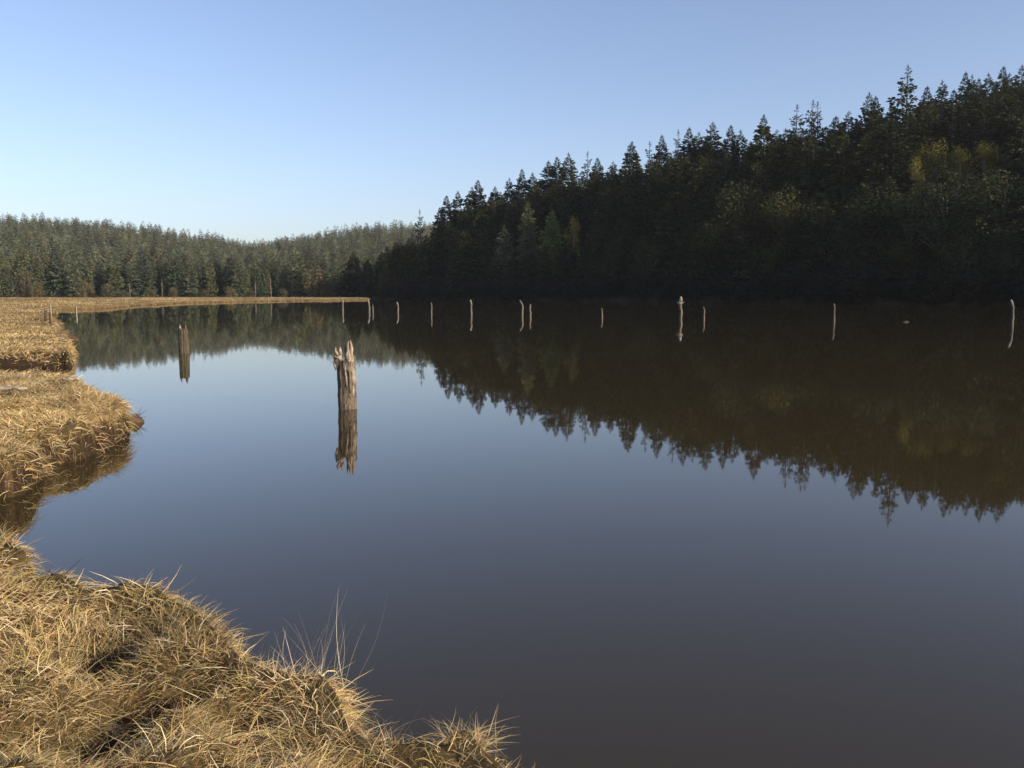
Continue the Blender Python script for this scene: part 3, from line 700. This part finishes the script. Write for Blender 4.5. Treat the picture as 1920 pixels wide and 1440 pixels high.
# root masses at the banks
def roots(name, px_, py_, z, s, label, cat, nr_=42, m_=M_dark):
    p = P(px_, py_, z); e = bpy.data.objects.new(name, None); COL.objects.link(e); e.location = (p[0], p[1], max(0, z-.1)); tag(e, label, cat)
    r2 = np.random.default_rng(int(px_)); mb = MB(); V = []
    for i in range(nr_):
        a = r2.random()*6.28; el = r2.random()*1.2-.2; L = s*(.4+.7*r2.random()); d = np.array([math.cos(a)*math.cos(el), math.sin(a)*math.cos(el), math.sin(el)])
        b_ = d*L*.5+np.array([0, 0, .1*s])*r2.random(); mb.tube([(0, 0, 0), b_, d*L+r2.normal(size=3)*.15*s], [.03*s, .022*s, .006*s], 5)
    link('twigs', mb.mesh('twigs', m_), e)
    th_ = np.linspace(0, 6.28, 15)[:-1]; core = MB(); core.tube([(-.7*s, 0, -.3*s), (-.3*s, 0, 0), (.15*s, 0, .12*s), (.55*s, .1*s, .0)], [.3*s, .42*s, .38*s, .14*s], 12, jit=.8, rng=r2); link('sod', core.mesh('sod', M_dark), e)
roots('root_clump', 252, 787, .05, .28, 'dark brown root clump jutting into the water beyond the left bank tip', 'root clump')
roots('root_clump', 135, 634, .35, .46, 'dark twiggy root clump on the farther bank corner above the dark hollow', 'root clump')

# ------------------------------------------------------------------ grass
STR = np.array([[.56,.39,.175],[.46,.30,.13],[.62,.46,.23],[.38,.24,.10],[.42,.33,.12],[.25,.14,.065],[.72,.57,.35],[.34,.28,.095]])
def blades(x, y, z, dirx, diry, L, W, up, fall, tintv, seg=4, roll=None):
    "curved tapered ribbons; up = initial rise, fall = downward curl"
    n = len(x); s = np.linspace(0, 1, seg+1)[None, :]
    hor = L[:, None]*(s*(1-up[:, None]*.55)); hor = L[:, None]*(np.cos(up)[:, None]*s+.15*s*s)
    ver = L[:, None]*(np.sin(up)[:, None]*s-fall[:, None]*s*s)
    rr_ = rng.random(n)*2-1; wob = (L*rr_*.12)[:, None]*np.sin(s*3.1)
    cx = x[:, None]+dirx[:, None]*hor-diry[:, None]*wob; cy = y[:, None]+diry[:, None]*hor+dirx[:, None]*wob; cz = z[:, None]+ver
    ro = rng.random(n)*math.pi
    wx = (-diry*np.cos(ro))[:, None]; wy = (dirx*np.cos(ro))[:, None]; wz = np.sin(ro)[:, None]
    wd = W[:, None]*(1-s**1.5*.9)*.5
    A_ = np.stack([cx-wx*wd, cy-wy*wd, cz-wz*wd], -1); B_ = np.stack([cx+wx*wd, cy+wy*wd, cz+wz*wd], -1)
    V = np.stack([A_, B_], 2).reshape(-1, 3)
    k_ = (seg+1)*2; base = (np.arange(n)*k_)[:, None]; j = np.arange(seg)[None, :]*2
    Fq = np.stack([base+j, base+j+1, base+j+3, base+j+2], -1).reshape(-1, 4)
    T = np.repeat(tintv*(.8+.4*rng.random((n, 1))), k_, axis=0)
    return V, Fq, T
def pick_tint(x, y, sc):
    n = len(x); t = fbm(n4, x*sc, y*sc, 2); idx = np.clip((rng.random(n)*5+t*5-1.2).astype(int), 0, 7)
    base = STR[rng.permutation(8)][idx] if False else STR[rng.integers(0, 8, n)]
    zone = (fbm(n2, x*sc*.7+40, y*sc*.7, 2))[:, None]
    return base*(.48+.90*zone)*np.where(np.hypot(x, y) > 45, .72, 1.)[:, None]*np.array([.97, 1, 1.02])*np.array([1, 1, 1])
def field(name, n, d0, d1, t0, t1, Lm, Wk, label, dens=None, upm=.5, seg=4, zoff=-.02):
    th = R(t0)+(R(t1)-R(t0))*rng.random(n); D = np.exp(math.log(d0)+(math.log(d1)-math.log(d0))*rng.random(n))
    x = D*np.sin(th); y = D*np.cos(th)
    d = sdf(x, y); wd = .1+.003*D; keep = d > -wd*1.4
    x, y, D, d, wd = [a[keep] for a in (x, y, D, d, wd)]
    z = ground(x, y, d); low_ = fbm(n4, x*1.1/(1+D*.02)+3, y*1.1/(1+D*.02)+8, 2); keep = (z > np.where(low_ > np.where(D < 8, .15, np.where(D < 20, .37, .30)), .02, .26)) & (D < 440); 
    hole = fbm(n3, x*3.2/(1+D*.03)+7, y*3.2/(1+D*.03), 2); keep &= (hole > np.where(D > 8, .34, .27)) | (rng.random(len(x)) < .25)
    for (hx, hy, r__, dep) in HOLLOWS: keep &= ((x-hx)**2+(y-hy)**2 > (r__*.8)**2) | (rng.random(len(x)) < .12)
    x, y, z, D, d = [a[keep] for a in (x, y, z, D, d)]
    e_ = .05+.01*D
    gx = (sdf(x+e_, y)-sdf(x-e_, y)); gy = (sdf(x, y+e_)-sdf(x, y-e_)); gl = np.hypot(gx, gy)+1e-9
    edge = np.exp(-np.clip(d, 0, 9)/(.18+.006*D))
    fr = 1.6/(1+D*.05); ang = 2*math.pi*(fbm(n1, x*fr, y*fr, 2)*1.5+.1*rng.normal(size=len(x)))+rng.normal(size=len(x))*.8; ang = np.where(rng.random(len(x)) < .5, rng.random(len(x))*6.283, ang)
    dx = np.cos(ang)-gx/gl*edge*.7; dy = np.sin(ang)-gy/gl*edge*.7
    l = np.hypot(dx, dy)+1e-6; dx /= l; dy /= l
    m = len(x); L = Lm*(.5+.9*rng.random(m))*(1+.15*np.log(D/d0)); W = Wk*np.maximum(D, 3)*(.6+.8*rng.random(m))
    tus = fbm(n2, x*2.6/(1+D*.03)+3, y*2.6/(1+D*.03), 2)
    up = np.clip(upm*(.35+1.5*tus)*(1-.5*edge)+rng.normal(size=m)*.30, .02, 1.45); fall = .25+.5*rng.random(m)+edge*.35
    fall = np.where(rng.random(m) < .3, .12, fall)
    V, Fq, T = blades(x, y, z+zoff, dx, dy, L, W, up, fall, pick_tint(x, y, 1.8/(1+D*.03)), seg)
    return V, Fq, T
def join(name, parts, label, m_=None):
    off = 0; Vs, Fs, Ts = [], [], []
    for V, Fq, T in parts: Vs.append(V); Fs.append(Fq+off); Ts.append(T); off += len(V)
    me = mesh_np(name, np.concatenate(Vs), np.concatenate(Fs), m_ or m_ga, np.concatenate(Ts))
    return tag(link(name, me), label, 'grass', kind='stuff')
join('bank_grass', [field('a', 400000, 1.6, 7.6, -46, 22, .09, .00095, '', upm=.6, seg=3), field('b', 60000, 1.6, 7.6, -46, 22, .15, .0013, '', upm=.8, seg=3)],
     'tangled dry straw coloured grass covering the near bank')
join('marsh_grass', [field('c', 260000, 7.4, 36, -42, -21, .155, .0007, '', upm=.7, seg=3), field('c', 90000, 7.4, 36, -75, -42, .16, .0012, '', upm=.7, seg=3),
                     field('d', 220000, 30, 420, -42, -8, .20, .0007, '', upm=.9, seg=2)],
     'matted dry golden grass over the low marsh left of the lake')
# tall seed stalks, each tuft a thing
def tuft(px_, py_, n, H, spread, label, lean=.085, droop=.0, col=(.52, .44, .31)):
    p = P(px_, py_, .5); z = Zg(*p); x = p[0]+rng.normal(size=n)*spread; y = p[1]+rng.normal(size=n)*spread*.7
    a = rng.random(n)*6.28; L = H*(.45+.6*rng.random(n)**1.3); up = np.clip(1.45-np.abs(rng.normal(size=n))*lean*2, .3, 1.5)
    V, Fq, T = blades(x-p[0], y-p[1], np.full(n, -.05), np.cos(a), np.sin(a), L, np.full(n, .0027)*(.6+.7*rng.random(n)), up, np.abs(rng.normal(size=n))*.07+droop, np.tile(col, (n, 1)), 6)
    me = mesh_np('stalk_tuft', V, Fq, m_ga, T); tag(link('stalk_tuft', me, None, (p[0], p[1], z)), label, 'grass tuft', 'tall grass tufts along the near bank edge')
tuft(606, 1262, 30, .48, .045, 'tallest thin stalks with drooping tips on the outer bank edge')
tuft(555, 1256, 22, .30, .06, 'shorter stalks immediately left of the tallest stalks')
tuft(652, 1292, 22, .32, .05, 'arching stalks just right of the tallest stalks', .3, .15)
tuft(466, 1200, 40, .22, .07, 'upright pale stalks on the bank edge between hummock and tallest stalks')
tuft(400, 1130, 14, .13, .06, 'few short stalks right of the brown hummock')
tuft(130, 1056, 60, .15, .09, 'curly pale tuft near the left edge beside a small dark hole', .6, .2)
tuft(770, 1372, 26, .17, .05, 'sparse stalks over the bank edge near the bottom')
tuft(872, 1372, 260, .20, .05, 'dense pale straw tuft leaning right at the bottom of the bank', .5, .25, (.44, .33, .17))
tuft(925, 1395, 14, .17, .03, 'few upright stalks right of the dense straw tuft')
tuft(985, 1448, 22, .13, .04, 'lowest small tuft cut by the bottom edge')

# ------------------------------------------------------------------ haze
m_hz = bpy.data.materials.new('haze_air'); m_hz.use_nodes = True; nt = m_hz.node_tree; nt.nodes.remove(nt.nodes['Principled BSDF'])
pv = nt.nodes.new('ShaderNodeVolumePrincipled'); pv.inputs['Color'].default_value = (.90, .94, 1, 1); pv.inputs['Density'].default_value = .00007; pv.inputs['Anisotropy'].default_value = .3
nt.links.new(pv.outputs[0], nt.nodes['Material Output'].inputs['Volume'])
zt = 165.; hb = [(-1600, -1600, -2.2), (1600, -1600, -2.2), (1600, 1600, -2.2), (-1600, 1600, -2.2), (-1600, -1600, zt), (1600, -1600, zt), (1600, 1600, zt), (-1600, 1600, zt)]
hm = bpy.data.meshes.new('haze'); hm.from_pydata(hb, [], [(0, 3, 2, 1), (4, 5, 6, 7), (0, 1, 5, 4), (1, 2, 6, 5), (2, 3, 7, 6), (3, 0, 4, 7)]); hm.update(); hm.materials.append(m_hz)
tag(link('haze', hm), 'thin morning haze over the lake', kind='stuff')
